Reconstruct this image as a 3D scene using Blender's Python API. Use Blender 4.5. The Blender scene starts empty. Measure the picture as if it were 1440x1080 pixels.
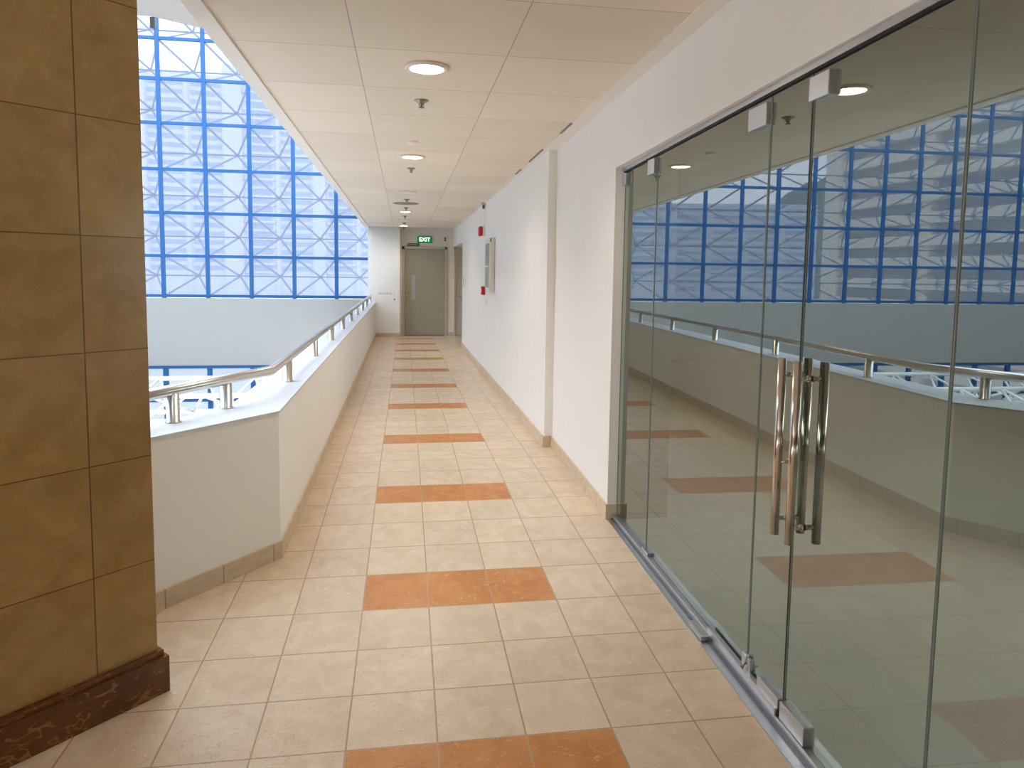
import bpy, bmesh, math, random
from mathutils import Vector, Matrix
PI = math.pi
C = bpy.context.scene.collection
random.seed(7)

# ------------------------------------------------------------------ camera
F_PX, W_PX = 994.58, 1440.0
def rot_rows(a, b, c):
    Rz = Matrix(((math.cos(a), -math.sin(a), 0), (math.sin(a), math.cos(a), 0), (0, 0, 1)))
    B = Matrix(((1, 0, 0), (0, 0, -1), (0, 1, 0)))
    P = Matrix(((1, 0, 0), (0, math.cos(b), -math.sin(b)), (0, math.sin(b), math.cos(b))))
    R = Matrix(((math.cos(c), -math.sin(c), 0), (math.sin(c), math.cos(c), 0), (0, 0, 1)))
    return R @ P @ B @ Rz
ROWS = rot_rows(0.15158890, 0.0877140705, 0.0137017041)
r_, d_, f_ = ROWS[0], ROWS[1], ROWS[2]
cam_data = bpy.data.cameras.new('camera')
cam = bpy.data.objects.new('camera', cam_data)
C.objects.link(cam)
cam.matrix_world = Matrix(((r_[0], -d_[0], -f_[0], 0), (r_[1], -d_[1], -f_[1], 0), (r_[2], -d_[2], -f_[2], 1.55), (0, 0, 0, 1)))
cam_data.sensor_fit = 'HORIZONTAL'
cam_data.sensor_width = 36.0
cam_data.lens = F_PX / W_PX * 36.0
cam_data.shift_y = (469.41 - 540.0) / 1440.0
cam_data.clip_end = 2000
cam_data.clip_start = 0.02
bpy.context.scene.camera = cam

# ------------------------------------------------------------------ world and exposure
SKY_STRENGTH = 2.4
world = bpy.data.worlds.new('sky')
bpy.context.scene.world = world
world.use_nodes = True
wn, wl = world.node_tree.nodes, world.node_tree.links
wn.clear()
w_out = wn.new('ShaderNodeOutputWorld'); w_bg = wn.new('ShaderNodeBackground')
w_tc = wn.new('ShaderNodeTexCoord'); w_sep = wn.new('ShaderNodeSeparateXYZ')
w_ramp = wn.new('ShaderNodeValToRGB'); w_noise = wn.new('ShaderNodeTexNoise'); w_mix = wn.new('ShaderNodeMixRGB')
w_ramp.color_ramp.elements[0].position = 0.0; w_ramp.color_ramp.elements[0].color = (0.93, 0.96, 1.0, 1)
w_ramp.color_ramp.elements[1].position = 0.8; w_ramp.color_ramp.elements[1].color = (0.62, 0.80, 1.0, 1)
w_noise.inputs['Scale'].default_value = 2.2; w_noise.inputs['Detail'].default_value = 6
w_mix.blend_type = 'SCREEN'; w_mix.inputs[0].default_value = 0.25
wl.new(w_tc.outputs['Generated'], w_sep.inputs[0]); wl.new(w_sep.outputs['Z'], w_ramp.inputs[0])
wl.new(w_tc.outputs['Generated'], w_noise.inputs['Vector'])
wl.new(w_ramp.outputs[0], w_mix.inputs[1]); wl.new(w_noise.outputs['Fac'], w_mix.inputs[2])
wl.new(w_mix.outputs[0], w_bg.inputs[0]); w_bg.inputs[1].default_value = SKY_STRENGTH
wl.new(w_bg.outputs[0], w_out.inputs[0])
vs = bpy.context.scene.view_settings
vs.view_transform = 'Standard'; vs.look = 'None'; vs.gamma = 1.0; vs.use_curve_mapping = False
vs.exposure = 1.61
cy = bpy.context.scene.cycles
cy.max_bounces = 14; cy.diffuse_bounces = 8; cy.glossy_bounces = 6; cy.transparent_max_bounces = 16; cy.transmission_bounces = 8
cy.sample_clamp_indirect = 4.0

# ------------------------------------------------------------------ materials
def srgb(r, g, b):
    f = lambda v: (v / 255 / 12.92) if v / 255 <= 0.04045 else ((v / 255 + 0.055) / 1.055) ** 2.4
    return (f(r), f(g), f(b), 1)
def mat(name, col, rough=0.5, metal=0.0, spec=0.5, noise=0.0, nscale=8.0, bump=0.0, bscale=60.0, emit=None, estr=0.0):
    m = bpy.data.materials.new(name); m.use_nodes = True
    n, l = m.node_tree.nodes, m.node_tree.links
    b = n['Principled BSDF']
    b.inputs['Base Color'].default_value = col; b.inputs['Roughness'].default_value = rough
    b.inputs['Metallic'].default_value = metal; b.inputs['Specular IOR Level'].default_value = spec
    tc = n.new('ShaderNodeTexCoord')
    if noise:
        t = n.new('ShaderNodeTexNoise'); t.inputs['Scale'].default_value = nscale; t.inputs['Detail'].default_value = 5
        r = n.new('ShaderNodeMapRange'); r.inputs[3].default_value = 1 - noise; r.inputs[4].default_value = 1 + noise
        x = n.new('ShaderNodeMixRGB'); x.blend_type = 'MULTIPLY'; x.inputs[0].default_value = 1; x.inputs[1].default_value = col
        l.new(tc.outputs['Object'], t.inputs['Vector']); l.new(t.outputs['Fac'], r.inputs[0]); l.new(r.outputs[0], x.inputs[2])
        l.new(x.outputs[0], b.inputs['Base Color'])
    if bump:
        t2 = n.new('ShaderNodeTexNoise'); t2.inputs['Scale'].default_value = bscale; t2.inputs['Detail'].default_value = 3
        bp = n.new('ShaderNodeBump'); bp.inputs['Strength'].default_value = bump; bp.inputs['Distance'].default_value = 0.01
        l.new(tc.outputs['Object'], t2.inputs['Vector']); l.new(t2.outputs['Fac'], bp.inputs['Height']); l.new(bp.outputs[0], b.inputs['Normal'])
    if emit:
        b.inputs['Emission Color'].default_value = emit; b.inputs['Emission Strength'].default_value = estr
    return m

def tile_material(name, col, col2, grout, gw=0.018, rough=0.35, bump=0.25, swirl=7.0, vein=None, vein_amt=0.0, gw_v=None):
    """Tiles from the UV map: one UV unit is one tile; swirl relief; thin grout."""
    m = bpy.data.materials.new(name); m.use_nodes = True
    n, l = m.node_tree.nodes, m.node_tree.links
    b = n['Principled BSDF']
    uv = n.new('ShaderNodeUVMap'); sep = n.new('ShaderNodeSeparateXYZ'); l.new(uv.outputs[0], sep.inputs[0])
    def math_(op, a, c=None):
        k = n.new('ShaderNodeMath'); k.operation = op
        for i, v in enumerate((a, c)):
            if v is None: continue
            if isinstance(v, (int, float)): k.inputs[i].default_value = v
            else: l.new(v, k.inputs[i])
        return k.outputs[0]
    def edge(s, w):
        fr = math_('FRACT', s); a = math_('SUBTRACT', fr, 0.5); a = math_('ABSOLUTE', a)
        return math_('GREATER_THAN', a, 0.5 - w)
    g = math_('MAXIMUM', edge(sep.outputs['X'], gw), edge(sep.outputs['Y'], gw_v or gw))
    # per tile tone
    fl = n.new('ShaderNodeVectorMath'); fl.operation = 'FLOOR'; l.new(uv.outputs[0], fl.inputs[0])
    wn_ = n.new('ShaderNodeTexWhiteNoise'); wn_.noise_dimensions = '3D'; l.new(fl.outputs[0], wn_.inputs['Vector'])
    # offset each tile's pattern
    off = n.new('ShaderNodeVectorMath'); off.operation = 'MULTIPLY_ADD'
    l.new(wn_.outputs['Color'], off.inputs[0]); off.inputs[1].default_value = (30, 30, 30); l.new(uv.outputs[0], off.inputs[2])
    no = n.new('ShaderNodeTexNoise'); no.inputs['Scale'].default_value = 3.0; no.inputs['Detail'].default_value = 6; no.inputs['Distortion'].default_value = 0.6
    l.new(off.outputs[0], no.inputs['Vector'])
    ramp = n.new('ShaderNodeMapRange'); ramp.inputs[1].default_value = 0.35; ramp.inputs[2].default_value = 0.65; l.new(no.outputs['Fac'], ramp.inputs[0])
    mx = n.new('ShaderNodeMixRGB'); mx.inputs[1].default_value = col; mx.inputs[2].default_value = col2; l.new(ramp.outputs[0], mx.inputs[0])
    tone = n.new('ShaderNodeMapRange'); tone.inputs[3].default_value = 0.95; tone.inputs[4].default_value = 1.05; l.new(wn_.outputs['Value'], tone.inputs[0])
    mt = n.new('ShaderNodeMixRGB'); mt.blend_type = 'MULTIPLY'; mt.inputs[0].default_value = 1; l.new(mx.outputs[0], mt.inputs[1]); l.new(tone.outputs[0], mt.inputs[2])
    base = mt.outputs[0]
    # swirl ridges: thin band of a distorted noise
    sw = n.new('ShaderNodeTexNoise'); sw.inputs['Scale'].default_value = swirl; sw.inputs['Detail'].default_value = 1.0; sw.inputs['Distortion'].default_value = 1.6
    l.new(off.outputs[0], sw.inputs['Vector'])
    rid = math_('ABSOLUTE', math_('SUBTRACT', sw.outputs['Fac'], 0.5))
    ridge = n.new('ShaderNodeMapRange'); ridge.inputs[1].default_value = 0.0; ridge.inputs[2].default_value = 0.035; ridge.inputs[3].default_value = 1; ridge.inputs[4].default_value = 0
    l.new(rid, ridge.inputs[0])
    brk = n.new('ShaderNodeTexNoise'); brk.inputs['Scale'].default_value = swirl * 0.8; l.new(off.outputs[0], brk.inputs['Vector'])
    brk_ = math_('GREATER_THAN', brk.outputs['Fac'], 0.5)
    h = math_('MULTIPLY', ridge.outputs[0], brk_)
    if vein:
        vm = n.new('ShaderNodeMixRGB'); vm.inputs[2].default_value = vein; l.new(base, vm.inputs[1])
        l.new(math_('MULTIPLY', h, vein_amt), vm.inputs[0]); base = vm.outputs[0]
    mg = n.new('ShaderNodeMixRGB'); mg.inputs[2].default_value = grout; l.new(base, mg.inputs[1]); l.new(g, mg.inputs[0])
    l.new(mg.outputs[0], b.inputs['Base Color'])
    hh = math_('SUBTRACT', h, math_('MULTIPLY', g, 3.0))
    bp = n.new('ShaderNodeBump'); bp.inputs['Strength'].default_value = bump; bp.inputs['Distance'].default_value = 0.004
    l.new(hh, bp.inputs['Height']); l.new(bp.outputs[0], b.inputs['Normal'])
    b.inputs['Roughness'].default_value = rough; b.inputs['Specular IOR Level'].default_value = 0.5
    return m

M = {}
M['wall'] = mat('white_paint', (0.86, 0.85, 0.83, 1), 0.55, noise=0.015, nscale=3, bump=0.03, bscale=180)
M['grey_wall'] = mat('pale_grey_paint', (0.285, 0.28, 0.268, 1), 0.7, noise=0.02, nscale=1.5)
M['ceil_board'] = mat('ceiling_paint', (0.84, 0.79, 0.74, 1), 0.7, noise=0.02, nscale=4)
M['brown_wall'] = mat('brown_lobby_wall', srgb(96, 70, 40), 0.4, noise=0.05)
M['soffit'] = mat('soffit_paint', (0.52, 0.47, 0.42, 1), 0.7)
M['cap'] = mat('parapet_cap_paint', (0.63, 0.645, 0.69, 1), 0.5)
M['beige_wall'] = mat('beige_paint', (0.88, 0.82, 0.73, 1), 0.6, noise=0.02)
M['door_grey'] = mat('door_grey_green', (0.40, 0.375, 0.29, 1), 0.5, noise=0.02)
M['frame_grey'] = mat('frame_taupe', (0.56, 0.52, 0.44, 1), 0.45)
M['floor_beige'] = tile_material('beige_floor_tile', srgb(223, 199, 169), srgb(210, 184, 152), srgb(172, 142, 112), gw=0.010, rough=0.33, bump=0.5, swirl=8.5, vein=srgb(244, 226, 200), vein_amt=0.5)
M['floor_orange'] = tile_material('orange_floor_tile', srgb(204, 136, 70), srgb(190, 118, 56), srgb(190, 155, 120), gw=0.010, rough=0.33, bump=0.6, swirl=6.5, vein=srgb(240, 190, 130), vein_amt=0.5)
M['pillar'] = tile_material('brown_marble_tile', srgb(172, 137, 84), srgb(157, 122, 70), srgb(108, 82, 46), gw=0.006, gw_v=0.005, rough=0.22, bump=0.06, swirl=8.0, vein=srgb(190, 158, 108), vein_amt=0.25)
M['skirt_dark'] = tile_material('dark_marble', srgb(112, 68, 32), srgb(84, 46, 18), srgb(60, 34, 16), gw=0.002, rough=0.2, bump=0.05, swirl=7.0, vein=srgb(176, 118, 70), vein_amt=0.6)
M['skirt'] = tile_material('beige_skirting_tile', srgb(214, 194, 168), srgb(202, 180, 152), srgb(160, 136, 108), gw=0.010, gw_v=0.0005, rough=0.35, bump=0.15)
M['steel'] = mat('brushed_steel', (0.62, 0.60, 0.57, 1), 0.28, 1.0)
M['handle_steel'] = mat('polished_steel', (0.66, 0.60, 0.54, 1), 0.16, 1.0)
M['alu'] = mat('aluminium_channel', (0.60, 0.62, 0.65, 1), 0.33, 1.0)
M['alu_dark'] = mat('aluminium_groove', (0.16, 0.17, 0.18, 1), 0.4, 0.8)
M['rubber'] = mat('black_gasket', (0.012, 0.012, 0.012, 1), 0.6)
M['blue'] = mat('blue_steel_paint', srgb(44, 86, 136), 0.5, spec=0.2)
M['brace'] = mat('pale_blue_steel_paint', srgb(112, 152, 196), 0.5, spec=0.2)
M['white_steel'] = mat('white_steel_paint', (0.80, 0.79, 0.76, 1), 0.4)
M['red'] = mat('red_plastic', srgb(196, 30, 24), 0.35)
M['white_plastic'] = mat('white_plastic', (0.80, 0.79, 0.76, 1), 0.4)
M['cream_metal'] = mat('cream_metal', (0.74, 0.71, 0.64, 1), 0.4)
M['glass_front'] = mat('cabinet_window', (0.45, 0.52, 0.55, 1), 0.12)
M['vent_dark'] = mat('vent_grey', (0.26, 0.24, 0.21, 1), 0.6)
M['sprinkler'] = mat('dull_brass', (0.30, 0.26, 0.20, 1), 0.35, 0.9)
M['green'] = mat('sign_green', srgb(0, 104, 52), 0.4, emit=srgb(0, 110, 55), estr=0.25)
M['sign_white'] = mat('sign_white', (0.8, 0.95, 0.85, 1), 0.4, emit=(0.75, 1.0, 0.82, 1), estr=0.6)
M['faded_red'] = mat('faded_red_print', srgb(226, 190, 180), 0.7)
M['dark_grey'] = mat('dark_grey_metal', (0.10, 0.10, 0.09, 1), 0.5)
M['lamp_trim'] = mat('lamp_trim_white', (0.85, 0.80, 0.74, 1), 0.4)
M['lamp_on'] = mat('lamp_lens', (1, 0.95, 0.88, 1), 0.4, emit=(1.0, 0.90, 0.74, 1), estr=6.0)
M['lamp_off'] = mat('lamp_lens_unlit', (0.85, 0.83, 0.80, 1), 0.3)
M['shop_dark'] = mat('dark_shop_paint', (0.085, 0.085, 0.068, 1), 0.8)
M['shop_floor'] = mat('pale_shop_screed', (0.78, 0.82, 0.78, 1), 0.6, noise=0.1)
M['deck'] = mat('pale_deck', (0.62, 0.60, 0.56, 1), 0.6, noise=0.05)
M['tower_wall'] = mat('tower_render', srgb(200, 205, 215), 0.8, noise=0.03, nscale=0.05)
M['tower_win'] = mat('tower_window', srgb(140, 162, 192), 0.25)
M['beige_tower'] = mat('beige_tower_render', srgb(226, 214, 192), 0.8, noise=0.03, nscale=0.1)
M['recess_shade'] = mat('tower_recess_shade', srgb(120, 120, 122), 0.7)  # grey stands in for the shade and windows between the balconies
M['hill'] = mat('hill_green', srgb(92, 112, 92), 0.9, noise=0.25, nscale=0.15)
M['ground'] = mat('street_ground', srgb(170, 172, 168), 0.9, noise=0.1, nscale=0.03)

def glass_mat(name, tint, ior, gloss_tint, veil=None, veil_amt=0.0):
    m = bpy.data.materials.new(name); m.use_nodes = True
    n, l = m.node_tree.nodes, m.node_tree.links; n.clear()
    o = n.new('ShaderNodeOutputMaterial'); t = n.new('ShaderNodeBsdfTransparent'); g = n.new('ShaderNodeBsdfGlossy')
    t.inputs[0].default_value = tint; g.inputs['Color'].default_value = gloss_tint; g.inputs['Roughness'].default_value = 0.0
    fr = n.new('ShaderNodeFresnel'); fr.inputs['IOR'].default_value = ior
    mx = n.new('ShaderNodeMixShader'); l.new(fr.outputs[0], mx.inputs[0])
    src = t.outputs[0]
    if veil:
        tr = n.new('ShaderNodeBsdfTranslucent'); tr.inputs[0].default_value = veil
        mv = n.new('ShaderNodeMixShader'); mv.inputs[0].default_value = veil_amt
        l.new(src, mv.inputs[1]); l.new(tr.outputs[0], mv.inputs[2]); src = mv.outputs[0]
    l.new(src, mx.inputs[1]); l.new(g.outputs[0], mx.inputs[2]); l.new(mx.outputs[0], o.inputs[0])
    return m
M['shop_glass'] = glass_mat('tinted_shop_glass', (0.60, 0.67, 0.60, 1), 3.6, (0.84, 0.90, 0.83, 1))
M['facade_glass'] = glass_mat('haze_veil_glass', (0.175, 0.18, 0.215, 1), 1.25, (0.8, 0.85, 0.9, 1), (0.82, 0.86, 1.0, 1), 0.14)  # translucent veil stands in for the haze of distant air outside
M['glass_edge'] = mat('glass_edge_green', (0.30, 0.35, 0.31, 1), 0.2)

# ------------------------------------------------------------------ mesh helpers
def add_box(bm, x0, x1, y0, y1, z0, z1, bev=0.0):
    vs_ = [bm.verts.new(p) for p in ((x0, y0, z0), (x1, y0, z0), (x1, y1, z0), (x0, y1, z0), (x0, y0, z1), (x1, y0, z1), (x1, y1, z1), (x0, y1, z1))]
    fs = [bm.faces.new([vs_[i] for i in q]) for q in ((3, 2, 1, 0), (4, 5, 6, 7), (0, 1, 5, 4), (1, 2, 6, 5), (2, 3, 7, 6), (3, 0, 4, 7))]
    if bev:
        es = list({e for f in fs for e in f.edges})
        bmesh.ops.bevel(bm, geom=es, offset=bev, segments=2, affect='EDGES', profile=0.5)
    return vs_
def add_prism(bm, poly, z0, z1):
    """poly: list of (x, y); z0 / z1: number or function of (x, y)."""
    a = z0 if callable(z0) else (lambda x, y: z0)
    b = z1 if callable(z1) else (lambda x, y: z1)
    lo = [bm.verts.new((x, y, a(x, y))) for x, y in poly]; hi = [bm.verts.new((x, y, b(x, y))) for x, y in poly]
    n = len(poly)
    bm.faces.new(lo[::-1]); bm.faces.new(hi)
    for i in range(n):
        j = (i + 1) % n
        bm.faces.new((lo[i], lo[j], hi[j], hi[i]))
def add_bar(bm, p, q, w, h=None, up=Vector((0, 0, 1))):
    """square bar between two points"""
    p, q = Vector(p), Vector(q); h = h or w
    d = (q - p).normalized(); s = d.cross(up)
    if s.length < 1e-4: s = Vector((1, 0, 0))
    s.normalize(); u = s.cross(d)
    vs_ = []
    for c in (p, q):
        for a, b in ((-1, -1), (1, -1), (1, 1), (-1, 1)):
            vs_.append(bm.verts.new(c + s * (a * w / 2) + u * (b * h / 2)))
    for q4 in ((3, 2, 1, 0), (4, 5, 6, 7), (0, 1, 5, 4), (1, 2, 6, 5), (2, 3, 7, 6), (3, 0, 4, 7)):
        bm.faces.new([vs_[i] for i in q4])
def add_tube(bm, pts, r, seg=16, cap=True, smooth=True):
    pts = [Vector(p) for p in pts]; rings = []
    for i, p in enumerate(pts):
        if i == 0: d = (pts[1] - p).normalized()
        elif i == len(pts) - 1: d = (p - pts[i - 1]).normalized()
        else: d = ((p - pts[i - 1]).normalized() + (pts[i + 1] - p).normalized()).normalized()
        ref = Vector((0, 0, 1)) if abs(d.z) < 0.9 else Vector((1, 0, 0))
        s = d.cross(ref).normalized(); u = s.cross(d)
        k = 1.0
        if 0 < i < len(pts) - 1:
            k = 1 / max(0.5, d.dot((p - pts[i - 1]).normalized()))
            # stretch only in the bend plane
        bend = None
        ring = []
        for t in range(seg):
            a = 2 * PI * t / seg
            ring.append(bm.verts.new(p + s * (math.cos(a) * r * k) + u * (math.sin(a) * r)))
        rings.append(ring)
    for a, b in zip(rings, rings[1:]):
        for t in range(seg):
            f = bm.faces.new((a[t], a[(t + 1) % seg], b[(t + 1) % seg], b[t])); f.smooth = smooth
    if cap:
        bm.faces.new(rings[0][::-1]); bm.faces.new(rings[-1])
def add_lathe(bm, prof, cx=0, cy_=0, cz=0, seg=28, smooth=True):
    """prof: (radius, z) pairs, closed on the axis where radius is 0."""
    rings = []
    for r, z in prof:
        if r < 1e-6: rings.append([bm.verts.new((cx, cy_, cz + z))])
        else: rings.append([bm.verts.new((cx + r * math.cos(2 * PI * t / seg), cy_ + r * math.sin(2 * PI * t / seg), cz + z)) for t in range(seg)])
    for a, b in zip(rings, rings[1:]):
        for t in range(seg):
            u = (t + 1) % seg
            if len(a) == 1 and len(b) == 1: continue
            if len(a) == 1: f = bm.faces.new((a[0], b[u], b[t]))
            elif len(b) == 1: f = bm.faces.new((a[t], a[u], b[0]))
            else: f = bm.faces.new((a[t], a[u], b[u], b[t]))
            f.smooth = smooth
def obj(name, bm, m, parent=None, fix=True):
    if fix: bmesh.ops.recalc_face_normals(bm, faces=bm.faces[:])
    me = bpy.data.meshes.new(name); bm.to_mesh(me); bm.free()
    for k in (m if isinstance(m, (list, tuple)) else [m]): me.materials.append(M[k])
    o = bpy.data.objects.new(name, me); C.objects.link(o)
    if parent: o.parent = parent
    return o
def tag(o, label=None, cat=None, group=None, kind=None):
    if label: o['label'] = label
    if cat: o['category'] = cat
    if group: o['group'] = group
    if kind: o['kind'] = kind
    return o
def empty(name, loc=(0, 0, 0), rz=0.0):
    o = bpy.data.objects.new(name, None); C.objects.link(o); o.location = loc; o.rotation_euler = (0, 0, rz); return o
def struct(name, bm, m, label=None, cat=None):
    o = obj(name, bm, m); o['kind'] = 'structure'
    if label: o['label'] = label
    if cat: o['category'] = cat
    return o
def bmn(): return bmesh.new()
def copy_tree(o, parent=None):
    c = o.copy(); C.objects.link(c)
    if parent: c.parent = parent
    for ch in list(o.children): copy_tree(ch, c)
    return c

# ------------------------------------------------------------------ shared plan dimensions (metres)
def lerp_table(tab, y):
    if y <= tab[0][0]: return tab[0][1]
    for (a, va), (b, vb) in zip(tab, tab[1:]):
        if y <= b: return va + (vb - va) * (y - a) / (b - a)
    return tab[-1][1]
S = 1.55
X_GLASS = 1.322
def ceil_z(x, y): return (1.69 - 0.0075 * (y / S - 2.0)) * S
def far_wall_x(y): return 1.228 - 0.0085 * (y - 6.07)
def near_wall_x(y): return 1.266 + (y - 4.21) * 0.0185
def head_z(y): return 2.235 - 0.0192 * (y - 1.6)
Y_END, Y_BLOCK = 16.92, 16.62
PAR_IN, PAR_T, PAR_Z = -0.658, 0.28, 0.80
CORNER = Vector((PAR_IN, 3.83))
CH = Vector((-0.627, -0.779)).normalized()           # chamfer runs back and left from the corner
PILLAR_EDGE = Vector((-0.89, 2.631)); PD = Vector((-0.7009, -0.7133))    # pillar face direction, going left
Y_FAC, BAY = 17.55, 0.9805
FAC_X0 = -1.613                                         # one mullion line
FAC_Z = [0.88, 1.808, 2.798, 3.788, 4.825, 5.81, 6.70, 7.68, 8.66, 9.64]

# ------------------------------------------------------------------ floor (UV: one unit per tile)
u0_tab = [(1.4, -.121), (3, -.1235), (4, -.122), (5.1, -.117), (7, -.1135), (11, -.112)]
u3_tab = [(1.4, .452), (2.05, .461), (3.25, .473), (4.07, .471), (5.1, .461), (6.03, .452), (7, .444), (7.95, .436), (8.8, .43), (9.6, .424), (11, .418)]
rows = [(1.230 - 0.193 * k, 0) for k in range(26, 0, -1)] + [(1.230, 1)]
rows += [(1.427, 0), (1.62, 0), (1.822, 0), (2.043, 1), (2.288, 0), (2.52, 0), (2.767, 0), (3.013, 1), (3.253, 0), (3.49, 0), (3.70, 0), (3.885, 0), (4.073, 1), (4.291, 0)]
bands = [4.073, 5.105, 6.035, 7.011, 7.947, 8.79, 9.594, 10.36]
th = [0.218, 0.205, 0.20, 0.205, 0.20, 0.19, 0.17, 0.15]
for a, t, b in zip(bands, th, bands[1:]):
    if a > 4.1: rows.append((a + t, 0))
    for k in range(1, 4): rows.append((a + t + (b - a - t) * k / 4, 0))
    rows.append((b, 1))
rows += [(10.51, 0), (10.70, 0), (10.90, 0), (11.12, 0)]
cols = list(range(-16, 9))
bm = bmn(); uvl = bm.loops.layers.uv.new('UVMap')
grid = []
for y, _ in rows:
    a, b = lerp_table(u0_tab, y), lerp_table(u3_tab, y)
    grid.append([bm.verts.new(((a + (b - a) * u / 3) * S, y * S, 0)) for u in cols])
for i in range(len(rows) - 1):
    for j in range(len(cols) - 1):
        f = bm.faces.new((grid[i][j], grid[i][j + 1], grid[i + 1][j + 1], grid[i + 1][j]))
        for lp, (u, v) in zip(f.loops, ((j, i), (j + 1, i), (j + 1, i + 1), (j, i + 1))): lp[uvl].uv = (u, v)
        if rows[i][1] and 0 <= cols[j] <= 2: f.material_index = 1
chn = Vector((-0.779, 0.627, 0)).normalized()          # outward normal of the chamfer
c_co = Vector((CORNER.x, CORNER.y, 0)) + chn * 0.14
for co, no in ((c_co, chn), (Vector((-0.80, 0, 0)), Vector((1, 0, 0))), (Vector((1.345, 0, 0)), Vector((1, 0, 0)))):
    bmesh.ops.bisect_plane(bm, geom=bm.verts[:] + bm.edges[:] + bm.faces[:], plane_co=co, plane_no=no)
dead = []
for f in bm.faces:
    c = f.calc_center_median()
    if c.x < -0.80 and (c - c_co).dot(chn) > 0: dead.append(f)
    elif c.x > 1.345 and c.y < 14.2: dead.append(f)
bmesh.ops.delete(bm, geom=dead, context='FACES')
floor = struct('floor', bm, ['floor_beige', 'floor_orange'], 'beige patterned tile floor with orange tile bands across it', 'floor')

# slab under the floor edge
bm = bmn(); add_box(bm, -0.93, 8, 3.9, 17.45, -0.35, -0.015); struct('floor_slab', bm, 'grey_wall')

# ------------------------------------------------------------------ ceiling
bm = bmn(); uvl = bm.loops.layers.uv.new('UVMap')
CX0, CCOL, CY0, CROW = -0.235, 0.74, 3.587, 0.707
ys = [CY0 + CROW * k for k in range(-14, 19)]
xs = [-0.80, CX0, CX0 + CCOL, 1.175]
for i in range(len(ys) - 1):
    for j in range(3):
        q = [(xs[j], ys[i]), (xs[j + 1], ys[i]), (xs[j + 1], ys[i + 1]), (xs[j], ys[i + 1])]
        f = bm.faces.new([bm.verts.new((x, y, ceil_z(x, y))) for x, y in q])
        for lp, (x, y) in zip(f.loops, q): lp[uvl].uv = ((x - CX0) / CCOL, (y - CY0) / CROW)
bmesh.ops.remove_doubles(bm, verts=bm.verts[:], dist=1e-4)
M['ceil_tile'] = tile_material('ceiling_tile', (0.82, 0.72, 0.60, 1), (0.80, 0.70, 0.58, 1), (0.45, 0.39, 0.33, 1), gw=0.0035, rough=0.75, bump=0.15, swirl=9)
for f in bm.faces: f.normal_flip()
o = obj('ceiling', bm, 'ceil_tile', fix=False); o['kind'] = 'structure'; o['label'] = 'suspended ceiling of square off-white tiles in a thin grid'; o['category'] = 'ceiling'
# edge boards, roof slab over the corridor, lobby ceiling
bm = bmn()
add_prism(bm, [(-0.885, 1.9), (-0.80, 1.9), (-0.80, 16.95), (-0.885, 16.95)], lambda x, y: ceil_z(x, y) - 0.012, lambda x, y: 3.5)
struct('trim_1', bm, 'ceil_board', 'plain board along the open edge of the ceiling', 'trim')
bm = bmn()
add_prism(bm, [(1.172, -6.5), (1.40, -6.5), (1.40, 17.0), (1.172, 17.0)], lambda x, y: ceil_z(x, y) - 0.006, lambda x, y: ceil_z(x, y) + 0.1)
struct('trim_2', bm, 'ceil_board', 'plain board between the ceiling tiles and the shopfront wall', 'trim')
bm = bmn()
for a, b in ((6.05, 6.72), (7.2, 7.55), (5.0, 5.35)):
    add_prism(bm, [(1.163, a), (1.178, a), (1.178, b), (1.163, b)], lambda x, y: ceil_z(x, y) - 0.008, lambda x, y: ceil_z(x, y) + 0.02)
struct('trim_3', bm, 'vent_dark', 'dark gaps beside the ceiling tiles', 'trim')
bm = bmn()
add_box(bm, -0.885, 9, -7.0, 17.9, 2.75, 3.5)
struct('slab_upper', bm, 'grey_wall')
bm = bmn()
add_prism(bm, [(-7, -6.5), (-0.80, -6.5), (-0.80, 2.0), (-1.6, 1.95), (-7, 1.95)], 2.6, 3.4)
struct('ceiling_lobby', bm, 'ceil_board')

# ------------------------------------------------------------------ right side walls
bm = bmn()
add_prism(bm, [(near_wall_x(4.21), 4.21), (1.595, 4.21), (1.595, 6.10), (near_wall_x(6.07), 6.10)], 0, lambda x, y: ceil_z(x, y) + 0.05)
# lintel over the shopfront
add_prism(bm, [(1.247, -6.5), (1.345, -6.5), (1.345, 4.21), (near_wall_x(4.21), 4.21)], lambda x, y: head_z(y), lambda x, y: ceil_z(x, y) + 0.05)
struct('wall_right', bm, 'wall', 'white wall with the lintel over the glass shopfront', 'wall')
bm = bmn()
Y0, Y1 = 6.07, 14.33
add_prism(bm, [(far_wall_x(Y0), Y0), (1.62, Y0), (1.62, Y1), (far_wall_x(Y1), Y1)], 0, lambda x, y: ceil_z(x, y) + 0.05)
add_prism(bm, [(far_wall_x(Y1), Y1), (1.62, Y1), (1.62, Y_END), (far_wall_x(Y_END), Y_END)], 2.115, lambda x, y: ceil_z(x, y) + 0.05)
struct('wall_right_far', bm, 'wall', 'long white wall standing proud beyond the shopfront wall', 'wall')
# end wall (door wall), left block, side passage
bm = bmn()
z_t = 2.62
add_box(bm, -0.12, 0.0, Y_END, 17.3, 0, z_t)
add_box(bm, 0.955, 3.6, Y_END, 17.3, 0, z_t)
add_box(bm, 0.0, 0.955, Y_END, 17.3, 2.05, z_t)
struct('wall_end', bm, 'beige_wall', 'beige wall around the grey end door', 'wall')
bm = bmn(); add_box(bm, -0.825, -0.105, Y_BLOCK, 17.56, -1.2, 3.6)
struct('wall_end_left', bm, 'wall', 'white wall block between the atrium and the end door', 'wall')
bm = bmn()
add_box(bm, 3.3, 3.5, 14.0, 17.0, 0, z_t); add_box(bm, 1.62, 3.5, 14.1, 14.33, 0, z_t); add_box(bm, 1.62, 3.5, 14.33, Y_END, 2.45, 2.6)
struct('wall_passage', bm, 'beige_wall')

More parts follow.
